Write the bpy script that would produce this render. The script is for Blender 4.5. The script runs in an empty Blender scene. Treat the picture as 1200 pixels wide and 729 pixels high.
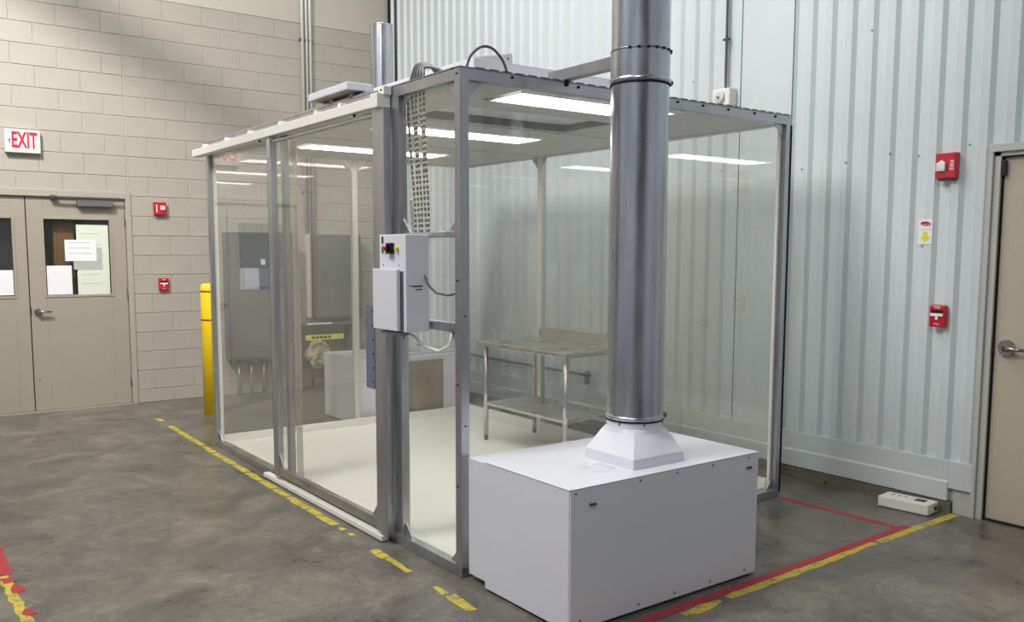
import bpy, bmesh, math, random
from mathutils import Vector, Matrix
random.seed(7)
PI = math.pi
scn = bpy.context.scene
COL = scn.collection

# ------------------------------------------------------------------ camera
cam_data = bpy.data.cameras.new('camera')
cam = bpy.data.objects.new('camera', cam_data); COL.objects.link(cam); scn.camera = cam
cam_data.sensor_width = 36.0
cam_data.lens = 31.08
cam_data.shift_y = 0.0294
cam_data.clip_start = 0.05
YAW, PITCH, ROLL = map(math.radians, (53.485, 5.766, 0.143))
fw = Vector((math.cos(YAW)*math.cos(PITCH), math.sin(YAW)*math.cos(PITCH), -math.sin(PITCH)))
rt = Vector((math.sin(YAW), -math.cos(YAW), 0)); up = rt.cross(fw)
r2 = rt*math.cos(ROLL)+up*math.sin(ROLL); u2 = -rt*math.sin(ROLL)+up*math.cos(ROLL)
M = Matrix((r2, u2, -fw)).transposed().to_4x4(); M.translation = Vector((-2.293, -3.507, 1.587))
cam.matrix_world = M

# ------------------------------------------------------------------ world and exposure
world = bpy.data.worlds.new('world'); scn.world = world; world.use_nodes = True
wb = world.node_tree.nodes['Background']
wb.inputs[0].default_value = (0.88, 0.93, 1.0, 1); wb.inputs[1].default_value = 0.42
scn.view_settings.view_transform = 'Standard'
scn.view_settings.look = 'None'
scn.view_settings.gamma = 1
scn.view_settings.exposure = 0.0
scn.cycles.transparent_max_bounces = 20

def area_light(name, loc, target, size, size_y, power, color):
    d = bpy.data.lights.new(name, 'AREA'); d.shape = 'RECTANGLE'; d.size = size; d.size_y = size_y
    d.energy = power; d.color = color
    o = bpy.data.objects.new(name, d); COL.objects.link(o); o.location = loc
    o.rotation_euler = (Vector(target)-Vector(loc)).to_track_quat('-Z', 'Y').to_euler()
    return o
area_light('high_bay_lamp', (-3.6, 1.2, 6.9), (0.5, 2.0, 0.5), 2.2, 2.2, 330, (1.0, 0.97, 0.93))
wash = area_light('added_wall_wash', (-3.2, 2.2, 6.9), (-1.2, 6.16, 3.0), 0.36, 0.36, 85, (1.0, 0.96, 0.90))  # added narrow light that throws the brace's shadow onto the block wall
wash.data.spread = math.radians(75)
area_light('high_bay_lamp', (-4.5, -4.0, 6.9), (1.0, 1.0, 0.5), 1.4, 1.4, 130, (0.95, 0.97, 1.0))
area_light('high_bay_lamp', (0.4, 1.6, 6.9), (1.6, 1.8, 0.5), 2.4, 2.4, 130, (0.96, 0.98, 1.0))

# ------------------------------------------------------------------ materials
def lin(c):
    return tuple(((x/255)/12.92 if x/255 <= 0.04045 else (((x/255)+0.055)/1.055)**2.4) for x in c)
def mat(name, rgb, rough=0.5, metal=0.0, var=0.0, scale=6.0, bump=0.0, bscale=60.0, stretch=(1, 1, 1), spec=0.5, emit=0.0, rvar=0.0, coat=0.0):
    m = bpy.data.materials.new(name); m.use_nodes = True
    nt = m.node_tree; N = nt.nodes; L = nt.links
    b = N['Principled BSDF']
    c = lin(rgb)
    b.inputs['Base Color'].default_value = (*c, 1)
    b.inputs['Roughness'].default_value = rough; b.inputs['Metallic'].default_value = metal
    b.inputs['Specular IOR Level'].default_value = spec
    if coat: b.inputs['Coat Weight'].default_value = coat
    if emit:
        b.inputs['Emission Color'].default_value = (*c, 1); b.inputs['Emission Strength'].default_value = emit
    if var or bump or rvar:
        tc = N.new('ShaderNodeTexCoord'); mp = N.new('ShaderNodeMapping'); L.new(tc.outputs['Object'], mp.inputs[0])
        mp.inputs['Scale'].default_value = stretch
        if var or rvar:
            n = N.new('ShaderNodeTexNoise'); n.inputs['Scale'].default_value = scale; n.inputs['Detail'].default_value = 6
            L.new(mp.outputs[0], n.inputs[0])
        if var:
            r = N.new('ShaderNodeValToRGB'); L.new(n.outputs['Fac'], r.inputs[0])
            r.color_ramp.elements[0].position = 0.3; r.color_ramp.elements[1].position = 0.7
            r.color_ramp.elements[0].color = (*[x*(1-var) for x in c], 1)
            r.color_ramp.elements[1].color = (*[min(1, x*(1+var)) for x in c], 1)
            L.new(r.outputs[0], b.inputs['Base Color'])
        if rvar:
            mr = N.new('ShaderNodeMapRange'); L.new(n.outputs['Fac'], mr.inputs[0])
            mr.inputs[1].default_value = 0.3; mr.inputs[2].default_value = 0.7
            mr.inputs[3].default_value = max(0.03, rough-rvar); mr.inputs[4].default_value = rough+rvar
            L.new(mr.outputs[0], b.inputs['Roughness'])
        if bump:
            n2 = N.new('ShaderNodeTexNoise'); n2.inputs['Scale'].default_value = bscale; n2.inputs['Detail'].default_value = 4
            L.new(mp.outputs[0], n2.inputs[0])
            bp = N.new('ShaderNodeBump'); bp.inputs['Strength'].default_value = bump; bp.inputs['Distance'].default_value = 0.004
            L.new(n2.outputs['Fac'], bp.inputs['Height']); L.new(bp.outputs[0], b.inputs['Normal'])
    return m

def worn(name, rgb, dirt, amount):
    m = mat(name, rgb, 0.55); nt = m.node_tree; N = nt.nodes; L = nt.links; b = N['Principled BSDF']
    tc = N.new('ShaderNodeTexCoord'); n = N.new('ShaderNodeTexNoise'); n.inputs['Scale'].default_value = 16; n.inputs['Detail'].default_value = 9; n.inputs['Roughness'].default_value = 0.7
    L.new(tc.outputs['Object'], n.inputs[0]); mr = N.new('ShaderNodeMapRange'); L.new(n.outputs['Fac'], mr.inputs[0])
    mr.inputs[1].default_value = 0.48; mr.inputs[2].default_value = 0.66; mr.inputs[4].default_value = amount
    mx = N.new('ShaderNodeMixRGB'); L.new(mr.outputs[0], mx.inputs[0]); mx.inputs[1].default_value = (*lin(rgb), 1); mx.inputs[2].default_value = (*lin(dirt), 1)
    L.new(mx.outputs[0], b.inputs['Base Color']); return m

def concrete_floor():
    m = bpy.data.materials.new('polished_concrete'); m.use_nodes = True
    nt = m.node_tree; N = nt.nodes; L = nt.links; b = N['Principled BSDF']
    tc = N.new('ShaderNodeTexCoord')
    def noise(s, d=8, rough=0.6, dist=0.0):
        n = N.new('ShaderNodeTexNoise'); n.inputs['Scale'].default_value = s; n.inputs['Detail'].default_value = d
        n.inputs['Roughness'].default_value = rough; n.inputs['Distortion'].default_value = dist
        L.new(tc.outputs['Object'], n.inputs[0]); return n
    a = noise(2.2, 12, 0.74, 0.5); r = N.new('ShaderNodeValToRGB'); L.new(a.outputs['Fac'], r.inputs[0])
    e = r.color_ramp.elements
    e[0].position = 0.36; e[0].color = (*lin((80, 78, 74)), 1)
    e[1].position = 0.64; e[1].color = (*lin((130, 124, 113)), 1)
    x = r.color_ramp.elements.new(0.5); x.color = (*lin((105, 101, 93)), 1)
    g = noise(22, 8, 0.75, 0.3); gm = N.new('ShaderNodeMapRange'); L.new(g.outputs['Fac'], gm.inputs[0])
    gm.inputs[1].default_value = 0.3; gm.inputs[2].default_value = 0.7; gm.inputs[3].default_value = 0.74; gm.inputs[4].default_value = 1.2
    mx = N.new('ShaderNodeMixRGB'); mx.blend_type = 'MULTIPLY'; mx.inputs[0].default_value = 1
    L.new(r.outputs[0], mx.inputs[1]); L.new(gm.outputs[0], mx.inputs[2])
    # pale scuffs
    s = noise(5, 12, 0.72, 1.6); sr = N.new('ShaderNodeMapRange'); L.new(s.outputs['Fac'], sr.inputs[0])
    sr.inputs[1].default_value = 0.56; sr.inputs[2].default_value = 0.72; sr.inputs[3].default_value = 0; sr.inputs[4].default_value = 0.5
    mx2 = N.new('ShaderNodeMixRGB'); L.new(sr.outputs[0], mx2.inputs[0]); L.new(mx.outputs[0], mx2.inputs[1])
    mx2.inputs[2].default_value = (*lin((158, 154, 142)), 1)
    # hairline cracks
    dn = noise(2.0, 5, 0.6); va = N.new('ShaderNodeVectorMath'); va.operation = 'SCALE'; va.inputs[3].default_value = 0.9
    L.new(dn.outputs['Color'], va.inputs[0]); vb = N.new('ShaderNodeVectorMath'); L.new(tc.outputs['Object'], vb.inputs[0]); L.new(va.outputs[0], vb.inputs[1])
    v = N.new('ShaderNodeTexVoronoi'); v.feature = 'DISTANCE_TO_EDGE'; v.inputs['Scale'].default_value = 0.55; L.new(vb.outputs[0], v.inputs['Vector'])
    cr = N.new('ShaderNodeMapRange'); L.new(v.outputs['Distance'], cr.inputs[0]); cr.inputs[1].default_value = 0.0; cr.inputs[2].default_value = 0.004
    cr.inputs[3].default_value = 0.42; cr.inputs[4].default_value = 0.0
    mx3 = N.new('ShaderNodeMixRGB'); L.new(cr.outputs[0], mx3.inputs[0]); L.new(mx2.outputs[0], mx3.inputs[1])
    mx3.inputs[2].default_value = (*lin((60, 56, 52)), 1)
    # dark specks
    sp = noise(60, 3, 0.5); spr = N.new('ShaderNodeMapRange'); L.new(sp.outputs['Fac'], spr.inputs[0])
    spr.inputs[1].default_value = 0.66; spr.inputs[2].default_value = 0.72; spr.inputs[3].default_value = 0; spr.inputs[4].default_value = 0.5
    mx4 = N.new('ShaderNodeMixRGB'); L.new(spr.outputs[0], mx4.inputs[0]); L.new(mx3.outputs[0], mx4.inputs[1])
    mx4.inputs[2].default_value = (*lin((66, 62, 58)), 1)
    L.new(mx4.outputs[0], b.inputs['Base Color'])
    rr = N.new('ShaderNodeMapRange'); L.new(a.outputs['Fac'], rr.inputs[0]); rr.inputs[1].default_value = 0.3; rr.inputs[2].default_value = 0.7
    rr.inputs[3].default_value = 0.24; rr.inputs[4].default_value = 0.42; L.new(rr.outputs[0], b.inputs['Roughness'])
    bp = N.new('ShaderNodeBump'); bp.inputs['Strength'].default_value = 0.12; bp.inputs['Distance'].default_value = 0.003
    L.new(g.outputs['Fac'], bp.inputs['Height']); L.new(bp.outputs[0], b.inputs['Normal'])
    return m

def glass(name, tint=(0.975, 0.98, 0.972), haze=0.022, hcol=(0.8, 0.81, 0.78), gl=1.0):
    m = bpy.data.materials.new(name); m.use_nodes = True
    nt = m.node_tree; N = nt.nodes; L = nt.links; N.clear()
    o = N.new('ShaderNodeOutputMaterial'); t = N.new('ShaderNodeBsdfTransparent'); t.inputs[0].default_value = (*tint, 1)
    g = N.new('ShaderNodeBsdfGlossy'); g.inputs['Roughness'].default_value = 0.015; g.inputs[0].default_value = (0.9, 0.9, 0.9, 1)
    d = N.new('ShaderNodeBsdfDiffuse'); d.inputs[0].default_value = (*hcol, 1)
    f = N.new('ShaderNodeLayerWeight'); f.inputs[0].default_value = 0.5
    pw = N.new('ShaderNodeMath'); pw.operation = 'POWER'; pw.inputs[1].default_value = 4.5; L.new(f.outputs['Facing'], pw.inputs[0])
    mu = N.new('ShaderNodeMath'); mu.operation = 'MULTIPLY_ADD'; mu.inputs[1].default_value = 0.6*gl; mu.inputs[2].default_value = 0.045*gl; L.new(pw.outputs[0], mu.inputs[0])
    tc = N.new('ShaderNodeTexCoord'); n = N.new('ShaderNodeTexNoise'); n.inputs['Scale'].default_value = 1.6; n.inputs['Detail'].default_value = 5
    L.new(tc.outputs['Object'], n.inputs[0]); mr = N.new('ShaderNodeMapRange'); L.new(n.outputs['Fac'], mr.inputs[0])
    mr.inputs[1].default_value = 0.3; mr.inputs[2].default_value = 0.7; mr.inputs[3].default_value = haze*0.5; mr.inputs[4].default_value = haze*1.5
    a = N.new('ShaderNodeMixShader'); L.new(mr.outputs[0], a.inputs[0]); L.new(t.outputs[0], a.inputs[1]); L.new(d.outputs[0], a.inputs[2])
    b = N.new('ShaderNodeMixShader'); L.new(mu.outputs[0], b.inputs[0]); L.new(a.outputs[0], b.inputs[1]); L.new(g.outputs[0], b.inputs[2])
    bw = N.new('ShaderNodeBump'); bw.inputs['Strength'].default_value = 0.04; bw.inputs['Distance'].default_value = 0.01
    L.new(n.outputs['Fac'], bw.inputs['Height']); L.new(bw.outputs[0], g.inputs['Normal'])
    L.new(b.outputs[0], o.inputs[0]); return m

MT = dict(
    floor=concrete_floor(),
    block=mat('painted_block', (168, 162, 151), 0.6, var=0.05, scale=3, bump=0.35, bscale=45),
    mortar=mat('mortar_joint', (178, 172, 160), 0.7, bump=0.2),
    beige_panel=mat('beige_wall_panel', (184, 178, 165), 0.55, var=0.03, scale=1),
    rib=mat('white_ribbed_metal', (205, 213, 215), 0.42, var=0.03, scale=1.5, stretch=(1, 1, 0.4)),
    flash=mat('white_flashing', (200, 208, 208), 0.45, var=0.04, scale=3),
    curb=mat('brown_curb', (112, 103, 90), 0.8, var=0.15, scale=8, bump=0.3),
    dark=mat('dark_gap', (28, 27, 26), 0.9),
    door=mat('door_paint', (160, 151, 138), 0.45, var=0.02, scale=2),
    door_right=mat('cream_door_paint', (192, 179, 162), 0.45, var=0.02, scale=2),
    frame_paint=mat('frame_paint', (168, 161, 149), 0.45),
    light_frame=mat('light_frame_paint', (190, 190, 184), 0.45),
    alu=mat('mill_aluminium', (186, 188, 194), 0.33, 0.9, var=0.16, scale=5, stretch=(1, 1, 0.25), rvar=0.08),
    alu_pale=mat('pale_aluminium', (214, 213, 208), 0.4, 0.35, var=0.05, scale=4, stretch=(1, 1, 0.2)),
    galv=mat('galvanised_steel', (188, 191, 200), 0.28, 0.93, var=0.16, scale=14, stretch=(1, 1, 0.12), rvar=0.08, bump=0.05, bscale=20),
    galv_seam=mat('duct_seam', (120, 124, 130), 0.4, 0.9),
    white=mat('white_powder_coat', (223, 224, 233), 0.4, var=0.012, scale=3),
    white2=mat('glossy_label', (214, 215, 222), 0.12),
    whitep=mat('white_plastic', (236, 234, 228), 0.4),
    cream=mat('cream_vinyl_floor', (238, 236, 228), 0.45, var=0.02, scale=2),
    clear=glass('clear_acrylic'),
    clear_door=glass('clear_acrylic_door', tint=(0.965, 0.965, 0.955), haze=0.02, hcol=(0.8, 0.78, 0.7)),
    vinyl=glass('pale_vinyl', tint=(0.85, 0.84, 0.8), haze=0.28, hcol=(0.8, 0.78, 0.7)),
    window=glass('window_glass', tint=(0.8, 0.8, 0.78), haze=0.01),
    lamp=mat('lamp_diffuser', (255, 253, 246), 0.5, emit=11.0),
    ceil=mat('ceiling_panel', (192, 192, 186), 0.5, var=0.04, scale=2),
    plenum=mat('plenum_wall', (120, 118, 108), 0.6, var=0.15, scale=5),
    yellow=mat('yellow_plastic', (255, 214, 16), 0.5, var=0.03),
    red=mat('red_plastic', (190, 22, 38), 0.3),
    red_tape=worn('red_tape', (178, 42, 56), (110, 56, 56), 0.7),
    yellow_tape=worn('yellow_tape', (200, 182, 58), (124, 116, 84), 1.0),
    stripe_red=mat('stripe_red', (170, 40, 30), 0.5),
    black=mat('black_plastic', (20, 20, 22), 0.35),
    dark_wall=mat('reflected_dark_wall', (96, 95, 92), 0.8, var=0.1, scale=0.6),
    grey_box=mat('grey_cabinet', (92, 96, 99), 0.45, var=0.04),
    grey_dark=mat('dark_grey_metal', (84, 86, 88), 0.45, 0.4),
    closer=mat('closer_metal', (122, 122, 128), 0.4, 0.5),
    chrome=mat('satin_nickel', (170, 166, 160), 0.25, 1.0),
    stainless=mat('stainless_steel', (196, 192, 186), 0.28, 0.95, var=0.05, scale=4, rvar=0.06),
    plate=mat('blue_grey_plate', (128, 132, 152), 0.5, 0.4),
    paper=mat('white_paper', (232, 232, 236), 0.7),
    paper2=mat('green_white_paper', (214, 220, 206), 0.7),
    print_=mat('print_grey', (176, 181, 176), 0.8),
    card=mat('brown_cardboard', (166, 128, 84), 0.8, var=0.08),
    brick=mat('dim_brick', (128, 112, 96), 0.8, var=0.1),
    filt=mat('dusty_filter', (150, 138, 122), 0.85, var=0.16, scale=5, bump=0.5, bscale=80),
    cable=mat('grey_cable', (92, 94, 96), 0.5),
    flex=mat('flexible_conduit', (206, 204, 200), 0.35, 0.3),
    flexd=mat('flexible_conduit_groove', (42, 40, 40), 0.6),
    text_red=mat('exit_red', (208, 20, 50), 0.4, emit=0.35),
    text_glow=mat('exit_pink_face', (246, 196, 200), 0.4, emit=0.25),
    signw=mat('sign_housing', (212, 208, 204), 0.4),
    wtext=mat('white_marking', (240, 240, 240), 0.5),
    btext=mat('purple_marking', (90, 50, 90), 0.6),
    yel_label=mat('yellow_label', (222, 214, 60), 0.5),
    blue_lamp=mat('blue_indicator', (70, 80, 220), 0.4, emit=0.8),
    tan=mat('tan_bag', (178, 160, 132), 0.7, var=0.2, scale=10),
    joint=mat('control_joint', (182, 176, 163), 0.6),
    lens=mat('strobe_lens', (225, 225, 225), 0.1, 0.3),
)

# ------------------------------------------------------------------ mesh helpers
class MB:
    def __init__(s): s.v = []; s.f = []; s.sm = []
    def add(s, v, f, smooth=False):
        o = len(s.v); s.v += [tuple(x) for x in v]; s.f += [tuple(i+o for i in q) for q in f]; s.sm += [smooth]*len(f); return s
    def box(s, x0, y0, z0, x1, y1, z1):
        if x0 > x1: x0, x1 = x1, x0
        if y0 > y1: y0, y1 = y1, y0
        if z0 > z1: z0, z1 = z1, z0
        v = [(x0,y0,z0),(x1,y0,z0),(x1,y1,z0),(x0,y1,z0),(x0,y0,z1),(x1,y0,z1),(x1,y1,z1),(x0,y1,z1)]
        return s.add(v, [(0,3,2,1),(4,5,6,7),(0,1,5,4),(1,2,6,5),(2,3,7,6),(3,0,4,7)])
    def prism(s, poly, axis, a, b):            # poly: 2-D points in the plane across 'axis'
        def p3(p, t): return {'x': (t, p[0], p[1]), 'y': (p[0], t, p[1]), 'z': (p[0], p[1], t)}[axis]
        n = len(poly); v = [p3(p, a) for p in poly]+[p3(p, b) for p in poly]
        f = [tuple(range(n))[::-1], tuple(range(n, 2*n))]+[(i, (i+1) % n, n+(i+1) % n, n+i) for i in range(n)]
        return s.add(v, f)
    def tube(s, pts, r, n=12, cap=True, smooth=True):
        pts = [Vector(p) for p in pts]; rs = r if isinstance(r, (list, tuple)) else [r]*len(pts)
        v = []; T = []
        for i, p in enumerate(pts):
            t = (pts[min(i+1, len(pts)-1)]-pts[max(i-1, 0)])
            T.append(t.normalized())
        t0 = T[0]; x = t0.orthogonal().normalized()
        for i, p in enumerate(pts):
            x = (x-T[i]*x.dot(T[i])).normalized(); y = T[i].cross(x)
            for k in range(n):
                a = 2*PI*k/n; v.append(p+(x*math.cos(a)+y*math.sin(a))*rs[i])
        f = [(i*n+k, i*n+(k+1) % n, (i+1)*n+(k+1) % n, (i+1)*n+k) for i in range(len(pts)-1) for k in range(n)]
        s.add(v, f, smooth)
        if cap:
            o = len(s.v)-len(v)
            s.f += [tuple(o+k for k in range(n))[::-1], tuple(o+(len(pts)-1)*n+k for k in range(n))]; s.sm += [False, False]
        return s
    def cyl(s, c, r, h, axis='z', n=24, r2=None):
        d = {'x': (h,0,0), 'y': (0,h,0), 'z': (0,0,h)}[axis]
        e = (c[0]+d[0], c[1]+d[1], c[2]+d[2])
        return s.tube([c, e], [r, r if r2 is None else r2], n)
    def build(s, name, m, parent=None, bevel=0.0, seg=2):
        me = bpy.data.meshes.new(name); me.from_pydata(s.v, [], s.f)
        me.polygons.foreach_set('use_smooth', s.sm)
        bm = bmesh.new(); bm.from_mesh(me); bmesh.ops.recalc_face_normals(bm, faces=bm.faces); bm.to_mesh(me); bm.free()
        me.materials.append(MT[m] if isinstance(m, str) else m)
        o = bpy.data.objects.new(name, me); COL.objects.link(o)
        attach(o, parent)
        if bevel:
            b = o.modifiers.new('bevel', 'BEVEL'); b.width = bevel; b.segments = seg; b.limit_method = 'ANGLE'; b.angle_limit = 0.6
        return o
def root_offset(p):
    v = Vector((0, 0, 0))
    while p: v += p.location; p = p.parent
    return v
def attach(o, parent):
    if parent is not None:
        o.parent = parent; o.location = Vector(o.location)-root_offset(parent)
def tag(o, label, cat, group=None, kind=None):
    o['label'] = label; o['category'] = cat
    if group: o['group'] = group
    if kind: o['kind'] = kind
    return o
ORD = ['first', 'second', 'third', 'fourth', 'fifth', 'sixth', 'seventh', 'eighth', 'ninth', 'tenth', 'eleventh', 'twelfth', 'thirteenth', 'fourteenth', 'fifteenth']
def struct(o, label=None):
    o['kind'] = 'structure'
    if label: o['label'] = label
    return o
def thing(name, label, cat, loc, group=None):
    o = bpy.data.objects.new(name, None); COL.objects.link(o); o.location = loc; o.empty_display_size = 0.1
    return tag(o, label, cat, group)
def box(name, m, b, parent=None, bevel=0.0):
    return MB().box(*b).build(name, m, parent, bevel)
def text(name, s, size, loc, rot, m, parent, sx=1.0, ext=0.0008, bold=0.0):
    c = bpy.data.curves.new(name, 'FONT'); c.body = s; c.size = size; c.extrude = ext; c.offset = bold; c.align_x = 'CENTER'; c.align_y = 'CENTER'
    t = bpy.data.objects.new(name+'_tmp', c); COL.objects.link(t)
    dg = bpy.context.evaluated_depsgraph_get(); me = bpy.data.meshes.new_from_object(t.evaluated_get(dg))
    bpy.data.objects.remove(t)
    mm = Matrix.Translation(loc) @ rot @ Matrix.Diagonal((sx, 1, 1, 1))
    me.transform(mm); me.materials.clear(); me.materials.append(MT[m]); me.name = name
    o = bpy.data.objects.new(name, me); COL.objects.link(o); attach(o, parent); return o
ROT_Y = Matrix.Rotation(PI/2, 4, 'X')                                   # reads from -Y
ROT_X = Matrix.Rotation(-PI/2, 4, 'Z') @ Matrix.Rotation(PI/2, 4, 'X')  # reads from -X
def arc(p0, p1, bulge, n=16, axis=Vector((0, 0, 1))):
    p0 = Vector(p0); p1 = Vector(p1)
    return [p0.lerp(p1, i/n)+axis*bulge*math.sin(PI*i/n)**0.8 for i in range(n+1)]

YW, XW = 6.16, 3.01        # face of the block wall, face of the metal wall
A, B, H = 3.69, 2.485, 2.44  # booth: length along Y, along X, height

# ------------------------------------------------------------------ floor
fl = MB(); fl.box(-9, -8, -0.15, XW+0.3, YW+0.3, 0); struct(fl.build('floor', 'floor'))
struct(box('ceiling', 'beige_panel', (-9, -8, 7.6, XW+0.3, YW+0.3, 7.7)))

struct(box('added_wall_front', 'dark_wall', (-9, -8.2, 0, -1.2, -8, 7.6)))  # partial dark wall added behind the camera for the duct to reflect
# unseen brace, added to cast the diagonal shadow band on the block wall
def brace(name, a, b, w):
    a = Vector(a); b = Vector(b); d = (b-a).normalized(); n = Vector((0, 1, 0)).cross(d).normalized()*w/2; y = Vector((0, 0.04, 0))
    v = [a+n-y, a-n-y, a-n+y, a+n+y, b+n-y, b-n-y, b-n+y, b+n+y]
    return MB().add(v, [(0,1,2,3), (7,6,5,4), (0,4,5,1), (1,5,6,2), (2,6,7,3), (3,7,4,0)]).build(name, 'light_frame')
struct(brace('added_shadow_brace', (-2.95, 3.98, 6.22), (-0.90, 3.98, 4.93), 0.21))
# ------------------------------------------------------------------ block wall
DX0, DX1, DZ = -1.92, -0.03, 2.16     # door frame opening
wb_ = MB()
wb_.box(-9, YW+0.005, 0, DX0-0.0, YW+0.2, 4.14); wb_.box(DX1, YW+0.005, 0, XW+0.3, YW+0.2, 4.14); wb_.box(DX0, YW+0.005, DZ, DX1, YW+0.2, 4.14)
wall_back = struct(wb_.build('wall_back', 'mortar'))
cache = {}
def block(x0, x1, z0, z1, flush=0.0):
    w, h = round(x1-x0, 3), round(z1-z0, 3)
    if w < 0.03 or h < 0.03: return
    k = (w, h)
    if k not in cache:
        g = 0.0028; c = 0.003; v = []
        hw, hh = w/2-g, h/2-g
        for (e, y) in ((0, 0.02), (0, c), (c, 0.0)):
            v += [(-hw+e, y, -hh+e), (hw-e, y, -hh+e), (hw-e, y, hh-e), (-hw+e, y, hh-e)]
        f = [(8, 9, 10, 11)]+[(4*j+i, 4*j+(i+1) % 4, 4*j+4+(i+1) % 4, 4*j+4+i) for j in range(2) for i in range(4)]
        o = MB().add(v, f).build('concrete_block', 'block', wall_back); cache[k] = o
    else:
        o = cache[k].copy(); COL.objects.link(o)
    o.location = ((x0+x1)/2, YW-random.uniform(0, 0.0015), (z0+z1)/2)
far = MB()
J = -0.014
for r in range(-1, 20):
    z0 = max(0, 0.14+0.2*r); z1 = 0.14+0.2*(r+1)
    odd = r % 2
    # to the right of the control joint
    x = J+0.006
    first = 0.4 if odd else 0.2
    nx = J+first
    while x < XW:
        x1 = min(nx, XW); block(x, x1, z0, z1); x = x1; nx += 0.4
    # to the left
    x = J-0.006; nx = J-(0.2 if r % 2 == 0 else 0.4)
    while x > -8.9:
        x0 = nx; xa, xb, za, zb = x0, x, z0, z1
        inside = xa < DX1 and xb > DX0 and za < DZ
        if inside:
            if zb > DZ and za > DZ-0.2 and zb-DZ > 0.03: za = DZ; inside = False
            elif xa < DX0 < xb: xb = DX0; inside = False
        if not inside:
            if xb > -1.5 and za > 2.1: block(xa, xb, za, zb)
            elif xb-xa > 0.03: far.box(xa+0.0045, YW, za+0.0045, xb-0.0045, YW+0.02, zb-0.0045)
        x = nx; nx -= 0.4
fo = far.build('concrete_block', 'block', wall_back, 0.003, 1); fo['kind'] = 'stuff'
box('control_joint', 'joint', (J-0.006, YW-0.001, DZ, J+0.006, YW+0.01, 4.14), wall_back)
up_ = MB().box(-9, YW+0.012, 4.14, XW+0.3, YW+0.2, 7.6)
struct(up_.build('wall_back_upper', 'beige_panel'))
struct(box('trim_1', 'beige_panel', (-9, YW-0.004, 4.14, XW, YW+0.05, 4.155)))

# ------------------------------------------------------------------ double door in the block wall
def leaf(name, x0, x1, gx0, gx1, gz0, gz1, parentless=True):
    t = bpy.data.objects.new(name, None); COL.objects.link(t); t.location = ((x0+x1)/2, YW+0.03, 0); struct(t)
    y0, y1 = YW+0.018, YW+0.062
    m = MB(); m.box(x0, y0, 0.015, gx0, y1, 2.11); m.box(gx1, y0, 0.015, x1, y1, 2.11)
    m.box(gx0, y0, 0.015, gx1, y1, gz0); m.box(gx0, y0, gz1, gx1, y1, 2.11); m.build('door_leaf', 'door', t, 0.002)
    f = MB(); w = 0.022
    f.box(gx0-w, y0-0.006, gz0-w, gx0, y0+0.012, gz1+w); f.box(gx1, y0-0.006, gz0-w, gx1+w, y0+0.012, gz1+w)
    f.box(gx0, y0-0.006, gz0-w, gx1, y0+0.012, gz0); f.box(gx0, y0-0.006, gz1, gx1, y0+0.012, gz1+w)
    f.build('window_frame', 'door', t, 0.002)
    box('window_pane', 'window', (gx0, y0+0.018, gz0, gx1, y0+0.023, gz1), t)
    return t
d1 = leaf('door_1', -0.945, -0.052, -0.80, -0.205, 1.15, 1.895)
d2 = leaf('door_2', -1.865, -0.955, -1.62, -1.075, 1.15, 1.895)
fr = MB(); fr.box(DX0, YW-0.012, 0, DX0+0.05, YW+0.1, DZ+0.02); fr.box(DX1-0.018, YW-0.012, 0, DX1+0.035, YW+0.1, DZ+0.02)
fr.box(DX0+0.05, YW-0.012, 2.112, DX1-0.018, YW+0.1, DZ+0.02)
struct(fr.build('door_frame', 'frame_paint', None, 0.003))
struct(box('threshold', 'frame_paint', (DX0+0.05, YW+0.0, 0, DX1-0.018, YW+0.07, 0.012)))
struct(box('door_gap', 'dark', (DX0, YW+0.1, 0, DX1, YW+0.11, 2.15)))
# what shows through the window: corridor wall and a carton
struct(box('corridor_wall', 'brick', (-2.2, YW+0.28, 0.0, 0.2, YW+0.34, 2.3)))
bpy.data.objects.remove(bpy.data.objects['door_gap'])
tag(box('cardboard_carton', 'card', (-0.70, YW+0.12, 1.0, -0.52, YW+0.25, 2.0)), 'tall brown carton seen through the glass of the double door', 'carton')
for z in (0.25, 1.15, 1.90):
    h = MB(); h.cyl((-0.044, YW+0.005, z-0.06), 0.010, 0.12); h.box(-0.062, YW+0.006, z-0.055, -0.03, YW+0.019, z+0.055)
    h.build('hinge', 'closer', d1)
def lever(parent, x, y, z, dx, axis='y'):
    m = MB()
    if axis == 'y':
        m.cyl((x, y, z), 0.034, -0.014, 'y'); m.cyl((x, y-0.014, z), 0.018, -0.035, 'y', 16)
        m.tube([(x, y-0.045, z), (x+dx*0.4, y-0.052, z+0.004), (x+dx, y-0.047, z)], [0.014, 0.011, 0.008], 10)
    else:
        m.cyl((x, y, z), 0.046, -0.016, 'x', 28); m.cyl((x-0.016, y, z), 0.026, -0.035, 'x', 20)
        m.tube([(x-0.048, y, z), (x-0.056, y+dx*0.4, z-0.002), (x-0.05, y+dx, z-0.006)], [0.018, 0.012, 0.009], 12)
    m.build('handle', 'chrome', parent)
lever(d1, -0.885, YW+0.018, 0.99, 0.115)
box('keyhole_plate', 'grey_dark', (-0.95, YW+0.012, 0.96, -0.94, YW+0.02, 1.04), d1)
box('screw_cap', 'grey_dark', (-0.905, YW+0.014, 0.315, -0.895, YW+0.02, 0.325), d1)
cl = box('door_closer', 'closer', (-0.50, YW-0.045, 2.025, -0.17, YW+0.018, 2.088), d1, 0.004)
arm = MB(); arm.box(-0.70, YW-0.06, 2.100, -0.10, YW-0.04, 2.116); arm.box(-0.74, YW-0.05, 2.095, -0.68, YW+0.0, 2.125)
arm.build('closer_arm', 'grey_dark', cl, 0.002)
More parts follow.
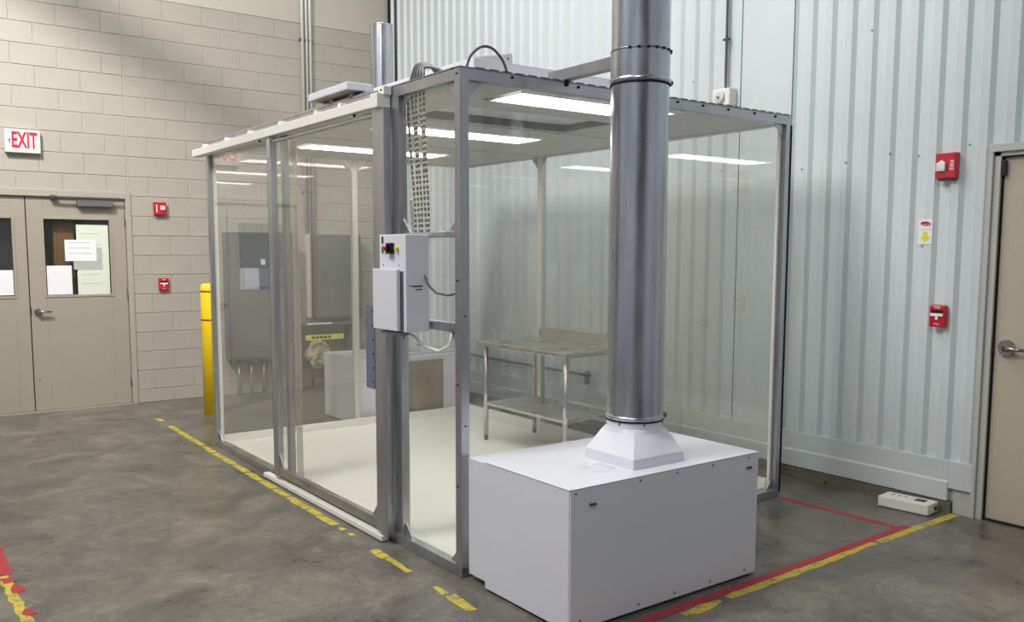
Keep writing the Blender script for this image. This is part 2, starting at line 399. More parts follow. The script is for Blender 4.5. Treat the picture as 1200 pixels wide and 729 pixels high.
# papers on the glass
def sheet(x0, z0, x1, z1, m, label, y, lines=0, tilt=0.0, big=None):
    s = thing('paper_notice', label, 'notice', ((x0+x1)/2, y, z0), 'papers taped to the door glass')
    pc = MB(); pc.box(x0, y-0.0008, z0, x1, y, z1); p = pc.build('sheet', m, s)
    if lines:
        q = MB(); zz = z1-(z1-z0)*0.12
        for i in range(lines):
            q.box(x0+(x1-x0)*0.12, y-0.0014, zz-0.006, x1-(x1-x0)*random.uniform(0.12, 0.3), y-0.0008, zz); zz -= (z1-z0)*0.76/max(1, lines)
        q.build('print', 'print_', s)
    if big:
        q = MB(); q.box(*big); q.build('heading', 'print_', s)
gy = YW+0.018+0.018
sheet(-0.51, 1.14, -0.215, 1.845, 'paper2', 'tall pale green poster down the right side of the door window', gy-0.001, 5)
sheet(-0.545, 1.40, -0.28, 1.62, 'print_', 'grey printed sheet half hidden under the white landscape notice', gy-0.003, 4)
sheet(-0.515, 1.145, -0.22, 1.38, 'paper2', 'pale green card at the lower right of the door window', gy-0.004, 2)
sheet(-0.62, 1.485, -0.33, 1.695, 'paper', 'white landscape notice in the middle of the door window', gy-0.006, 3)
sheet(-0.79, 1.155, -0.565, 1.44, 'paper', 'blank white sheet at the lower left of the door window', gy-0.002)
sheet(-1.30, 1.16, -1.08, 1.40, 'paper', 'white sheet on the window of the left door leaf', gy-0.002)
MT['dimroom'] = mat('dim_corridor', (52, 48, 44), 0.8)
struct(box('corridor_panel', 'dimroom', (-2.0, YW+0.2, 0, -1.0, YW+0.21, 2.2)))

# ------------------------------------------------------------------ ribbed metal wall
Y_END = -0.985; Y_DOOR2 = -1.98
wr = struct(box('wall_right', 'rib', (XW+0.03, -8, 2.20, XW+0.15, YW+0.2, 7.6)))
box('wall_sheathing', 'rib', (XW+0.03, Y_END, 0.02, XW+0.15, YW+0.2, 2.20), wr)
box('wall_sheathing', 'rib', (XW+0.03, -8, 0.0, XW+0.15, Y_DOOR2, 2.20), wr)
PITCH = 0.15; PH = 0.243  # rib dark slope at Y = PH - k*PITCH
def rib_profile(y):  # depth into the room at y (crest 0 at XW, recess +0.024)
    t = ((PH - y) / PITCH) % 1.0
    if t < 0.16: return 0.024*(t/0.16)          # slope that faces the camera side
    if t < 0.56: return 0.024
    if t < 0.68: return 0.024*(1-(t-0.56)/0.12)
    return 0.0
def sheet_panel(ya, yb, z0, z1, flat=False):
    ys = {ya, yb}
    if not flat:
        k0 = math.floor((PH-yb)/PITCH)-1; k1 = math.ceil((PH-ya)/PITCH)+1
        for k in range(k0, k1+1):
            for t in (0, 0.16, 0.56, 0.60, 0.68, 0.83, 0.85):
                y = PH-(k+t)*PITCH
                if ya < y < yb: ys.add(y)
    ys = sorted(ys)
    v = []; f = []
    for y in ys:
        d = 0.004 if flat else rib_profile(y+1e-6 if y < yb else y-1e-6)
        t = ((PH - y) / PITCH) % 1.0
        if not flat and 0.825 < t < 0.855: d += 0.001
        v += [(XW+d, y, z0), (XW+d, y, z1), (XW+0.03, y, z0), (XW+0.03, y, z1)]
    for i in range(len(ys)-1):
        a = 4*i; b = a+4
        f += [(a, b, b+1, a+1), (a+2, a+3, b+3, b+2), (a, a+2, b+2, b), (a+1, b+1, b+3, a+3)]
    f += [(0, 1, 3, 2), (len(v)-4, len(v)-2, len(v)-1, len(v)-3)]
    return MB().add(v, f).build('wall_panel', 'rib', wr)
edges = [-7.9]
y = 0.39
spans = []
spans.append((0.39, 0.84, 0.30, 7.6, True))
yy = 0.39
while yy > -1.0:
    spans.append((max(yy-0.9, Y_END), yy, 0.30, 7.6, False)); yy -= 0.9
spans = [s for s in spans if s[0] < s[1]]
yy = Y_END
while yy > -7.5:
    lo = 0.02 if yy-0.9 < Y_DOOR2 and yy <= Y_DOOR2+0.01 else 2.2
    spans.append((max(yy-0.9, -7.9), yy, lo, 7.6, False)); yy -= 0.9
yy = 0.84
while yy < YW:
    spans.append((yy, min(yy+0.9, YW), 0.30, 7.6, False)); yy += 0.9
for s in spans: sheet_panel(*s)
for yv in (0.39, 0.84): box('panel_seam', 'galv_seam', (XW-0.001, yv-0.002, 0.3, XW+0.006, yv+0.002, 7.6), wr)
sc = MB()
for (yv, zv) in ((0.39-0.10, 2.16), (-0.05, 2.18), (-0.36, 2.21), (-0.20, 3.0), (0.30, 3.3), (-0.55, 2.18), (-0.86, 2.22), (0.7, 3.45), (1.9, 2.9), (1.3, 2.9), (1.0, 2.2)):
    sc.cyl((XW+0.002, yv, zv), 0.006, -0.006, 'x', 8)
so = sc.build('screw_head', 'closer', wr); so['kind'] = 'stuff'
bf = MB(); bf.prism([(XW-0.014, 0.075), (XW+0.03, 0.075), (XW+0.03, 0.325), (XW-0.004, 0.325), (XW-0.004, 0.20), (XW-0.014, 0.19)], 'y', -0.84, YW)
bf.prism([(XW-0.008, 0.155), (XW+0.03, 0.155), (XW+0.03, 0.325), (XW-0.004, 0.325)], 'y', -0.985, -0.84)
struct(bf.build('baseboard_right', 'flash', None, 0.003))
cb = MB(); cb.box(XW-0.01, -0.86, 0, XW+0.15, YW, 0.07); cb.box(XW-0.035, 0.0, 0, XW-0.01, YW, 0.022)
struct(cb.build('trim_2', 'curb'))
struct(box('trim_3', 'light_frame', (XW+0.012, -0.985, 0, XW+0.06, -0.865, 0.155)))
struct(MB().box(XW+0.0, YW-0.05, 0.3, XW+0.02, YW, 7.5).box(XW-0.02, YW-0.03, 0.3, XW, YW-0.018, 7.5).build('trim_4', 'black'))

# door in the metal wall
d3 = bpy.data.objects.new('door_3', None); COL.objects.link(d3); d3.location = (XW+0.03, -1.5, 0); struct(d3)
box('door_leaf', 'door_right', (XW+0.045, -1.93, 0.012, XW+0.09, -1.045, 2.135), d3, 0.002)
lever(d3, XW+0.045, -1.115, 1.04, -0.13, 'x')
box('hinge_block', 'black', (XW+0.015, -1.062, 2.03, XW+0.045, -1.018, 2.115), d3, 0.002)
box('strike_plate', 'black', (XW+0.028, -1.045, 0.99, XW+0.046, -1.036, 1.09), d3)
f3 = MB(); f3.box(XW-0.006, -1.0, 0, XW+0.03, -0.975, 2.19); f3.box(XW+0.012, -1.037, 0, XW+0.1, -1.0, 2.165)
f3.box(XW-0.006, -2.0, 0, XW+0.03, -1.975, 2.19); f3.box(XW+0.012, -1.975, 0, XW+0.1, -1.938, 2.165)
f3.box(XW-0.008, -2.0, 2.165, XW+0.03, -0.975, 2.21); f3.box(XW+0.012, -1.975, 2.14, XW+0.1, -1.0, 2.165)
struct(f3.build('door_frame', 'light_frame', None, 0.002))
sh = MB(); sh.box(XW+0.03, -1.041, 0.01, XW+0.05, -1.037, 2.14); sh.box(XW+0.03, -1.94, 2.133, XW+0.05, -1.04, 2.14)
struct(sh.build('trim_5', 'dark'))
struct(box('trim_6', 'dark', (XW+0.03, -1.94, 0.0, XW+0.06, -1.037, 0.011)))
struct(box('door_backing', 'dark', (XW+0.1, -2.0, 0, XW+0.12, -0.98, 2.2)))

# ------------------------------------------------------------------ the booth
booth = thing('clean_booth', 'large clear-walled booth with aluminium frame standing on the concrete floor', 'booth', (B/2, A/2, 0))
P = 0.05
def post(x0, y0, x1, y1, z0=0.0, z1=H-0.055, m='alu'):
    return MB().box(x0, y0, z0, x1, y1, z1).build('post', m, booth, 0.003)
post(0, 0, P, P)                       # near corner
post(0, A-P, P, A)                     # left corner
post(B-P, 0, B, P)                     # right corner
post(B-P, A-P, B, A)                   # back corner
post(0.0, 0.58, P, 0.69)              # jamb
post(0.012, 2.13, P, 2.19)             # behind the door's far stile
post(1.25, A-P, 1.30, A, m='alu_pale')               # mid back
post(B-P, 2.46, B, 2.52, m='alu_pale')               # mid right
def beam(b, name='beam', m='alu'): return MB().box(*b).build(name, m, booth, 0.003)
beam((0, P, H-0.058, P, A, H-0.002)); beam((0, 0, H-0.058, B, P, H-0.002)); beam((B-P, P, H-0.058, B, A, H-0.002), m='alu_pale'); beam((P, A-P, H-0.058, B-P, A, H-0.002), m='alu_pale')
beam((0, P, 0.0, P, 0.58, 0.055)); beam((0.0, 0.69, 0.0, P, A-P, 0.05)); beam((P, 0, 0.0, B-P, P, 0.05))
beam((P, A-P, 0.0, B-P, A, 0.05)); beam((B-P, P, 0.0, B, A-P, 0.05))
beam((0.005, P, 1.20, 0.045, 0.58, 1.245), 'crossbar')
beam((0.005, P, 1.655, 0.045, 0.58, 1.685), 'crossbar')
beam((P, 1.26, H-0.05, B-P, 1.30, H-0.005), 'ceiling_crossbar'); beam((P, 2.46, H-0.05, B-P, 2.50, H-0.005), 'ceiling_crossbar')
tp = MB(); tp.box(-0.004, -0.004, H-0.002, B+0.012, P+0.02, H+0.002); tp.box(-0.004, P, H-0.002, P+0.02, A, H+0.002)
tp.build('top_flashing', 'alu', booth)
ed = MB()
for i in range(31):
    x = 0.09+i*0.077
    ed.box(x, -0.006, H+0.001, x+0.05, 0.004, H+0.005)
e_ = ed.build('flashing_notch', 'dark', booth); e_['kind'] = 'stuff'
# bolts on the beams
def bolt(c, axis='y', r=0.007, parent=booth, m='dark'):
    return MB().cyl(c, r, {'y': -0.006, 'x': -0.006, 'z': 0.006}[axis], axis, 8).build('bolt', m, parent)
for x in (0.30, 0.72, 1.02, 1.45, 1.66, 1.88, 2.12, 2.32): bolt((x, 0.0, H-0.018-0.0), 'y')
for z in (H-0.03, 1.45, 0.95, 0.45): bolt((0, 0.025, z), 'x', 0.004)
for z in (1.28, 0.75): bolt((0.025, 0, z), 'y', 0.004)
# corner gussets: (position, plane, directions)
def gusset(x, y, z, plane, du, dz, s=0.09, m='alu', t=0.004):
    g = MB()
    if plane == 'x': poly = [(y, z), (y+du*s, z), (y, z+dz*s)]; g.prism(poly, 'x', x, x+t)
    else: poly = [(x, z), (x+du*s, z), (x, z+dz*s)]; g.prism(poly, 'y', y, y+t)
    return g.build('gusset', m, booth)
ZB = H-0.058
for (y, du) in ((P, 1), (0.58, -1), (0.69, 1), (A-P, -1), (2.19, 1), (2.13, -1)):
    gusset(0.02, y, ZB, 'x', du, -1); 
for (y, du, z, dz) in ((P, 1, 0.055, 1), (0.58, -1, 0.055, 1), (0.69, 1, 0.05, 1), (A-P, -1, 0.05, 1), (0.58, -1, 1.20, -1), (P, 1, 1.20, -1), (P, 1, 1.685, 1), (0.58, -1, 1.685, 1), (2.19, 1, 0.05, 1)):
    gusset(0.02, y, z, 'x', du, dz, 0.075)
for (x, du) in ((P, 1), (B-P, -1)):
    gusset(x, 0.02, ZB, 'y', du, -1); gusset(x, 0.02, 0.05, 'y', du, 1, 0.07)
for (x, du) in ((1.25, -1), (1.30, 1), (P, 1), (B-P, -1)): gusset(x, A-P-0.004, ZB, 'y', du, -1, 0.10, 'whitep')
for (y, du) in ((2.46, -1), (2.52, 1)): gusset(B-P-0.004, y, ZB, 'x', du, -1, 0.08)
# panes
def pane(b, m='clear'): return box('clear_panel', m, b, booth)
pane((0.022, P, 0.055, 0.026, 0.58, 1.20)); pane((0.022, P, 1.245, 0.026, 0.58, 1.655)); pane((0.022, P, 1.685, 0.026, 0.58, ZB))
pane((0.022, 2.19, 0.05, 0.026, A-P, ZB))
pane((P, 0.022, 0.05, B-P, 0.026, ZB))
pane((P, A-0.026, 0.05, 1.25, A-0.022, ZB))
pane((1.30, A-0.026, 0.62, B-P, A-0.022, ZB)); pane((2.42, A-0.026, 0.05, B-P, A-0.022, 0.62))
pane((B-0.026, P, 0.05, B-0.022, 2.46, ZB)); pane((B-0.026, 2.52, 0.05, B-0.022, A-P, ZB))
# white edge seals seen beside the corner posts
for b in ((0.028, A-P-0.035, 0.05, 0.05, A-P-0.004, ZB), (B-P-0.022, 0.03, 0.05, B-P-0.002, 0.05, ZB), (P+0.002, 0.03, 0.05, P+0.012, 0.045, ZB)):
    box('edge_seal', 'whitep', b, booth)
# cream floor and white cove strips
box('booth_floor', 'cream', (P, P, 0.002, B-P, A-P, 0.03), booth)
cv = MB(); w = 0.03
cv.box(P, A-P-w, 0.03, B-P, A-P, 0.09); cv.box(B-P-w, P, 0.03, B-P, A-P-w, 0.115)
cv.build('cove_strip', 'whitep', booth, 0.004)
cv = MB(); cv.box(P, P, 0.03, B-P-w, P+w, 0.062); cv.box(P, P+w, 0.03, P+0.02, A-P-w, 0.055)
cv.build('cove_strip', 'whitep', booth, 0.004)
# ceiling panels around the light openings
ZC = H-0.045
def cpanel(x0, y0, x1, y1): return box('ceiling_panel', 'ceil', (x0+0.003, y0+0.003, ZC, x1-0.003, y1-0.003, ZC+0.008), booth, 0.002)
rows = [(P, 0.47, 0.45, 1.62), (0.47, 0.70, None, None), (0.70, 1.22, 0.45, 1.65), (1.22, 1.55, None, None), (1.55, 1.90, 0.50, 1.76), (1.90, 2.84, None, None), (2.84, 3.16, 0.50, 1.78), (3.16, A-P, None, None)]
for (y0, y1, xa, xb) in rows:
    if xa: cpanel(P, y0, xa, y1); cpanel(xb, y0, B-P, y1)
    else: cpanel(P, y0, (P+B)/2, y1); cpanel((P+B)/2, y0, B-P, y1)
pl = MB(); pl.box(0.45, 0.70, ZC+0.008, 0.455, 1.22, ZC+0.11); pl.box(1.645, 0.70, ZC+0.008, 1.65, 1.22, ZC+0.11)
pl.box(0.455, 1.215, ZC+0.008, 1.645, 1.22, ZC+0.11); pl.box(0.455, 0.70, ZC+0.008, 1.645, 0.705, ZC+0.11); pl.box(0.45, 0.70, ZC+0.11, 1.65, 1.22, ZC+0.115)
pl.build('filter_recess', 'plenum', booth)
# recessed lamps
def lamp(x0, y0, x1, y1, label):
    t = thing('ceiling_lamp', label, 'lamp', ((x0+x1)/2, (y0+y1)/2, ZC), 'long flat lamps in the booth ceiling')
    f = MB(); w = 0.012
    f.box(x0, y0, ZC-0.006, x1, y0+w, ZC+0.05); f.box(x0, y1-w, ZC-0.006, x1, y1, ZC+0.05); f.box(x0, y0+w, ZC-0.006, x0+w, y1-w, ZC+0.05); f.box(x1-w, y0+w, ZC-0.006, x1, y1-w, ZC+0.05)
    f.box(x0+w, y0+w, ZC+0.02, x1-w, y1-w, ZC+0.05)
    f.build('housing', 'whitep', t)
    box('diffuser', 'lamp', (x0+w, y0+w, ZC-0.004, x1-w, y1-w, ZC+0.012), t)
lamp(0.47, 0.15, 1.61, 0.45, 'long bright lamp in the booth ceiling nearest the big round duct')
lamp(0.52, 1.57, 1.74, 1.87, 'middle long bright lamp in the booth ceiling')
lamp(0.53, 2.86, 1.76, 3.15, 'rear long bright lamp in the booth ceiling near the block wall')
# sliding door
door = MB(); XD0, XD1 = -0.055, -0.015
sd = bpy.data.objects.new('sliding_door', None)
def stile(y0, y1): return MB().box(XD0, y0, 0.05, XD1, y1, 2.335)
sd = stile(0.640, 0.765).build('sliding_door', 'alu', booth, 0.003)
stile(2.185, 2.26).build('stile', 'alu', sd, 0.003)
MB().box(XD0+0.004, 0.765, 0.065, XD1-0.004, 2.185, 0.12).build('bottom_rail', 'alu', sd, 0.003)
MB().box(XD0+0.008, 0.765, 2.298, XD1-0.008, 2.185, 2.312).build('top_rail', 'alu', sd, 0.003)
box('clear_panel', 'clear_door', (XD0+0.018, 0.765, 0.12, XD0+0.022, 2.185, 2.30), sd)
box('threshold_strip', 'whitep', (XD0-0.008, 0.70, 0.006, XD1-0.004, 2.45, 0.034), booth, 0.002)
MB().box(XD0-0.004, 2.192, 2.20, XD0, 2.252, 2.33).build('hanger_plate', 'galv', sd)
MB().prism([(2.185, 0.12), (2.10, 0.12), (2.185, 0.21)], 'x', XD0+0.01, XD0+0.014).build('gusset', 'alu', sd)
MB().prism([(0.765, 0.12), (0.84, 0.12), (0.765, 0.21)], 'x', XD0+0.01, XD0+0.014).build('gusset', 'alu', sd)
pp = MB().box(XD0-0.004, 0.765, 0.84, XD0+0.004, 0.862, 1.30).build('pull_plate', 'plate', sd, 0.002)
for i in range(6): MB().cyl((XD0-0.004, 0.776, 0.88+i*0.077), 0.005, -0.004, 'x', 8).build('screw', 'dark', pp)
box('vinyl_flap', 'vinyl', (0.055, 2.03, 0.04, 0.06, 2.13, 2.30), booth)
box('gasket', 'dark', (XD0+0.002, 2.26, 0.06, XD1-0.004, 2.266, 2.33), sd)
box('gasket', 'dark', (XD0+0.006, 0.765, 0.12, XD1-0.006, 0.770, 2.29), sd)
box('gasket', 'dark', (0.004, A, 0.03, 0.016, A+0.006, H-0.08), booth)
box('gasket', 'dark', (B-0.008, -0.004, 0.03, B+0.004, 0.0, H-0.06), booth)
box('gasket', 'dark', (-0.004, 0.69, 0.03, 0.0, 0.694, H-0.11), booth)
# track
tr = MB(); tr.box(-0.072, 0.69, 2.336, -0.004, A+0.12, 2.392)
tk = tr.build('door_track', 'whitep', booth, 0.004)
box('end_cap', 'whitep', (-0.082, 0.655, 2.33, -0.004, 0.735, 2.405), tk, 0.004)
box('end_bracket', 'whitep', (-0.05, 0.64, 2.395, -0.005, 0.70, 2.44), tk, 0.003)
MB().cyl((-0.05, 0.668, 2.42), 0.006, -0.004, 'x', 8).build('bolt', 'dark', tk)
for yv in (3.62, 3.1, 2.62, 2.06, 1.50, 1.18):
    box('track_bracket', 'whitep', (-0.045, yv-0.018, 2.392, -0.003, yv+0.018, 2.422), tk, 0.002)
for yv in (2.42, 1.0): MB().cyl((-0.04, yv, 2.336), 0.008, -0.012, 'z', 8).build('bolt', 'dark', tk)
# filter housing on the roof
ff = thing('fan_filter_housing', 'white sheet metal fan filter housing lying on the booth roof', 'filter housing', (0.95, 0.8, H))
box('housing', 'white', (0.30, 0.33, H+0.005, 1.68, 1.42, H+0.135), ff, 0.004)
MB().prism([(0.31, H+0.135), (0.55, H+0.135), (0.55, H+0.185)], 'y', 0.335, 0.345).build('lifting_flange', 'white', ff)
MB().cyl((0.52, 0.335, H+0.155), 0.006, -0.003, 'y', 8).build('screw', 'closer', ff)
# small panel light slab on brackets over the left roof edge
sl = thing('panel_lamp', 'white slab on brackets sticking over the left roof edge of the booth', 'lamp', (0.1, 1.4, H))
box('slab', 'white', (-0.045, 1.075, 2.484, 0.115, 1.60, 2.526), sl, 0.005)
box('perforated_underside', 'filt', (-0.035, 1.085, 2.480, 0.105, 1.59, 2.484), sl)
for yv in (1.42, 1.16): box('bracket', 'alu', (0.02, yv-0.02, H+0.004, 0.04, yv+0.02, 2.48), sl)
MB().box(0.05, 1.05, 2.445, 0.08, 1.60, 2.478).build('lower_rail', 'alu', sl)
# flat rails on roof edge
rr = MB(); rr.box(0.02, 1.0, H+0.002, 0.06, A, H+0.022); rr.build('roof_rail', 'alu', booth, 0.003)
# strut to the duct
strut = MB().box(0.615, -0.40, 2.445, 0.665, 0.12, 2.502).build('duct_strut', 'alu', booth, 0.003)
bolt((0.64, 0.0, 2.43), 'y', 0.014)

# ------------------------------------------------------------------ control box
cbx = thing('control_box', 'white wall-mounted control box with rotary switch hanging on the booth frame', 'control box', (-0.07, 0.4, 1.19))
X0, X1, Y0, Y1 = -0.138, -0.004, 0.275, 0.545
box('enclosure', 'white', (X0, Y0, 1.19, X1, Y1, 1.672), cbx, 0.004)
cd = box('cover', 'white', (X0-0.03, 0.315, 1.195, X0-0.008, 0.565, 1.50), cbx, 0.003)
box('cover_lip', 'grey_box', (X0-0.006, 0.30, 1.20, X0+0.001, 0.55, 1.49), cd)
MB().box(X0-0.02, 0.30, 1.175, X0+0.03, 0.50, 1.188).build('terminal_strip', 'closer', cbx)
sw = MB().box(X0-0.022, 0.385, 1.575, X0, 0.440, 1.63).build('rotary_switch', 'black', cbx, 0.004)
MB().box(X0-0.034, 0.405, 1.585, X0-0.022, 0.418, 1.62).build('knob', 'black', sw, 0.002)
MB().cyl((X0, 0.475, 1.603), 0.011, -0.016, 'x', 14).build('push_button', 'red', cbx)['label'] = 'red push button'
MB().cyl((X0, 0.352, 1.603), 0.011, -0.016, 'x', 14).build('push_button', 'yel_label', cbx)['label'] = 'yellow push button'
box('indicator', 'black', (X0-0.004, 0.500, 1.628, X0, 0.512, 1.662), cbx)
box('indicator', 'black', (X0-0.004, 0.500, 1.580, X0, 0.512, 1.612), cbx)
for q in ((0.50, 1.52), (0.34, 1.52)): MB().cyl((X0, q[0], q[1]), 0.004, -0.003, 'x', 8).build('screw', 'closer', cbx)
lb = MB()
for (xa, xb, za, zb) in ((-0.105, -0.045, 1.413, 1.421), (-0.085, -0.045, 1.398, 1.404), (-0.12, -0.112, 1.416, 1.424)): lb.box(xa, Y0-0.0008, za, xb, Y0, zb)
lb.build('maker_label', 'btext', cbx)
tag(MB().tube([(-0.03, Y0, 1.47), (-0.02, 0.255, 1.42), (0.0, 0.22, 1.385), (0.02, 0.14, 1.375), (0.028, 0.06, 1.39)], 0.006, 10).build('power_cord', 'cable'), 'thin grey cord from the control box side to the near post', 'cord')
tag(MB().tube([(-0.06, 0.42, 1.19), (-0.05, 0.36, 1.165), (-0.03, 0.28, 1.115), (-0.01, 0.18, 1.10), (0.01, 0.115, 1.13), (0.018, 0.10, 1.20)], 0.007, 10).build('power_cord', 'whitep'), 'white cord looping under the control box', 'cord')
# armoured conduits over the roof beam
def dense(pts, n):
    out = []
    P_ = [Vector(p) for p in pts]; m = len(P_)-1
    for i in range(n+1):
        t = i/n*m; k = min(int(t), m-1); u = t-k
        p0, p1, p2, p3 = P_[max(k-1, 0)], P_[k], P_[k+1], P_[min(k+2, m)]
        out.append(0.5*((2*p1)+(-p0+p2)*u+(2*p0-5*p1+4*p2-p3)*u*u+(-p0+3*p1-3*p2+p3)*u**3))
    return out
desc = ['leftmost', 'second from left', 'middle', 'fourth from left', 'rightmost']
for i in range(5):
    yv = 0.625-0.040*i; s = 0.006*((i % 2)*2-1)
    t = thing('flexible_conduit', f'{desc[i]} of the five armoured cables hanging to the control box', 'cable', (0.085, yv, H+0.05), 'armoured cables over the booth beam')
    ye = 0.545-0.032*i
    ya_ = 0.56-0.018*i
    pts = [(0.085+s, ye+0.0, 1.64), (0.085, ye+0.26*(yv-ye), 1.85), (0.085+s, ye+0.66*(yv-ye), 2.15), (0.085, yv, 2.40), (0.09, (yv+ya_)/2, 2.49), (0.105, ya_, 2.548-0.006*i), (0.135, ya_-0.075, 2.535-0.006*i), (0.17, ya_-0.13, 2.45)]
    path = dense(pts, 420)
    L_ = 0; rs = []; last = path[0]
    for p in path:
        L_ += (p-last).length; last = p
        rs.append(0.0085 if (L_ % 0.026) < 0.013 else 0.0062)
    cut = next(k for k, p in enumerate(path) if p.z > 2.44)
    MB().tube(path[:cut+1], 0.0062, 8).build('core', 'flexd', t)
    MB().tube(path[cut:], 0.0085, 8).build('smooth_end', 'closer', t)
    path = path[:cut]
    seg = MB(); cur = []
    L_ = 0; last = path[0]
    for p in path:
        L_ += (p-last).length; last = p
        if (L_ % 0.028) < 0.0165: cur.append(p)
        else:
            if len(cur) > 1: seg.tube(cur, 0.0082, 8)
            cur = []
    seg.build('armour_ring', 'flex', t)['kind'] = 'stuff'
tag(MB().tube(dense([(0.05, 0.02, 2.442), (0.075, 0.02, 2.50), (0.13, 0.015, 2.545), (0.19, 0.01, 2.545), (0.25, 0.012, 2.50), (0.285, 0.018, 2.442)], 40), 0.0065, 10).build('cable_loop', 'cable'), 'grey cable arching over the near top corner of the booth', 'cable')
tag(MB().tube(dense([(0.12, 1.0, 0.95), (0.2, 1.5, 0.8), (0.9, 3.0, 0.62), (1.33, 3.60, 0.75)], 30), 0.006, 8).build('hanging_cord', 'cable'), 'thin cord crossing behind the door glass', 'cord') if False else None
ft = MB().tube(dense([(0.09, 0.58, 1.66), (0.085, 0.585, 1.74), (0.07, 0.57, 1.80), (0.06, 0.56, 1.86)], 16), 0.008, 8).build('conduit_fitting', 'flex'); tag(ft, 'short bent conduit stub above the control box beside the jamb', 'conduit')

# ------------------------------------------------------------------ filter units and ducts
def filter_unit(x0, y0, sgn, label, group, near=True):
    """box of 1.21 x 0.61; sgn +1: throat on the +Y side, -1: throat on the -Y side"""
    x1 = x0+1.205; y1 = y0+0.61; z = 0.618
    t = thing('filter_unit', label, 'filter unit', ((x0+x1)/2, (y0+y1)/2, 0), group)
    m = MB(); m.box(x0, y0+(0.004 if near else 0), 0.012, x1, y1, z-0.004); cabinet = m.build('cabinet', 'white', t, 0.003)
    box('top_sheet', 'white', (x0-0.002, y0-0.002, z-0.004, x1+0.002, y1, z), t, 0.001)
    if near: box('front_cover', 'white', (x0+0.004, y0-0.002, 0.014, x1-0.002, y0+0.004, z-0.006), t, 0.001)
    box('plinth', 'dark', (x0+0.02, y0+0.02, 0, x1-0.02, y1-0.02, 0.012), t)
    ya, yb = (y1, y1+0.165) if sgn > 0 else (y0-0.09, y0)
    box('throat', 'white', (x0+0.02, ya, 0.03, x1-0.02, yb, z-0.014), t, 0.003)
    cx = x0+0.665 if near else (x0+x1)/2
    cy = (y0+0.31) if near else (y0+y1)/2
    # square to round hood: flange, flat tapering sides, round neck
    n = 64; v = []
    a = 0.165 if near else 0.19
    R = 0.133 if near else 0.105
    ox, oy = (-0.058, -0.06) if near else (0, 0)
    z0, zt = z, z+0.172
    def sq(k, h, r_, mixf):
        th = 2*PI*k/n; c, s = math.cos(th), math.sin(th); q = h/max(abs(c), abs(s)); q = q*(1-mixf)+r_*mixf
        return c*q, s*q
    for (zz, h, mf, o) in ((z0, a, 0, 1), (z0+0.045, a-0.004, 0, 1), (zt-0.045, R*0.98, 0.55, 0.12), (zt-0.025, R, 1, 0), (zt+0.008, R, 1, 0)):
        for k in range(n): p = sq(k, h, R, mf); v.append((cx+ox*o+p[0], cy+oy*o+p[1], zz))
    f = [(j*n+k, j*n+(k+1) % n, (j+1)*n+(k+1) % n, (j+1)*n+k) for j in range(4) for k in range(n)]
    hd = MB().add(v, f, False).build('hood', 'white', t)
    if near:
        for th in (-2.0, -1.0, -2.9): MB().cyl((cx+R*math.cos(th)*1.0, cy+R*math.sin(th)*1.0, zt-0.01), 0.005, 0.01, 'z', 8).build('screw', 'closer', hd)
        bolts = [(x0+0.03, z-0.02), (x0+0.40, z-0.02), (x0+0.63, z-0.02), (x0+0.87, z-0.02), (x0+1.13, z-0.02), (x0+0.06, 0.05), (x0+0.40, 0.04), (x0+0.63, 0.04), (x0+0.87, 0.04), (x0+1.12, 0.04)]
        for (bx, bz) in bolts: MB().cyl((bx, y0-0.002, bz), 0.005, -0.003, 'y', 8).build('screw', 'closer', t)
        for (bx, bz) in ((x0+0.105, 0.535), (x0+1.115, 0.545)): MB().box(bx, y0-0.012, bz, bx+0.034, y0-0.002, bz+0.010).build('latch', 'grey_dark', t, 0.002)
        lb = MB().box(x0+0.27, y0+0.14, z, x0+0.52, y0+0.30, z+0.0008).build('paper_label', 'white', t)
        q = MB()
        for i in range(3): q.box(x0+0.29+0.075*i, y0+0.16, z+0.0008, x0+0.345+0.075*i, y0+0.28, z+0.0012)
        q.build('print', 'white2', lb)
    else:
        box('prefilter', 'filt', (x0+0.26, yb-0.115-0.0, 0.06, x0+0.90, ya-0.002, 0.56), t)
    return t, cx, cy, R, zt
fu, dcx, dcy, dR, dzt = filter_unit(0.0, -0.81, 1, 'big white sheet metal filter unit on the floor under the wide round duct', 'white filter units', True)
fu2, ecx, ecy, eR, ezt = filter_unit(1.30, 3.79, -1, 'white filter unit seen through the booth, standing behind its rear wall', 'white filter units', False)

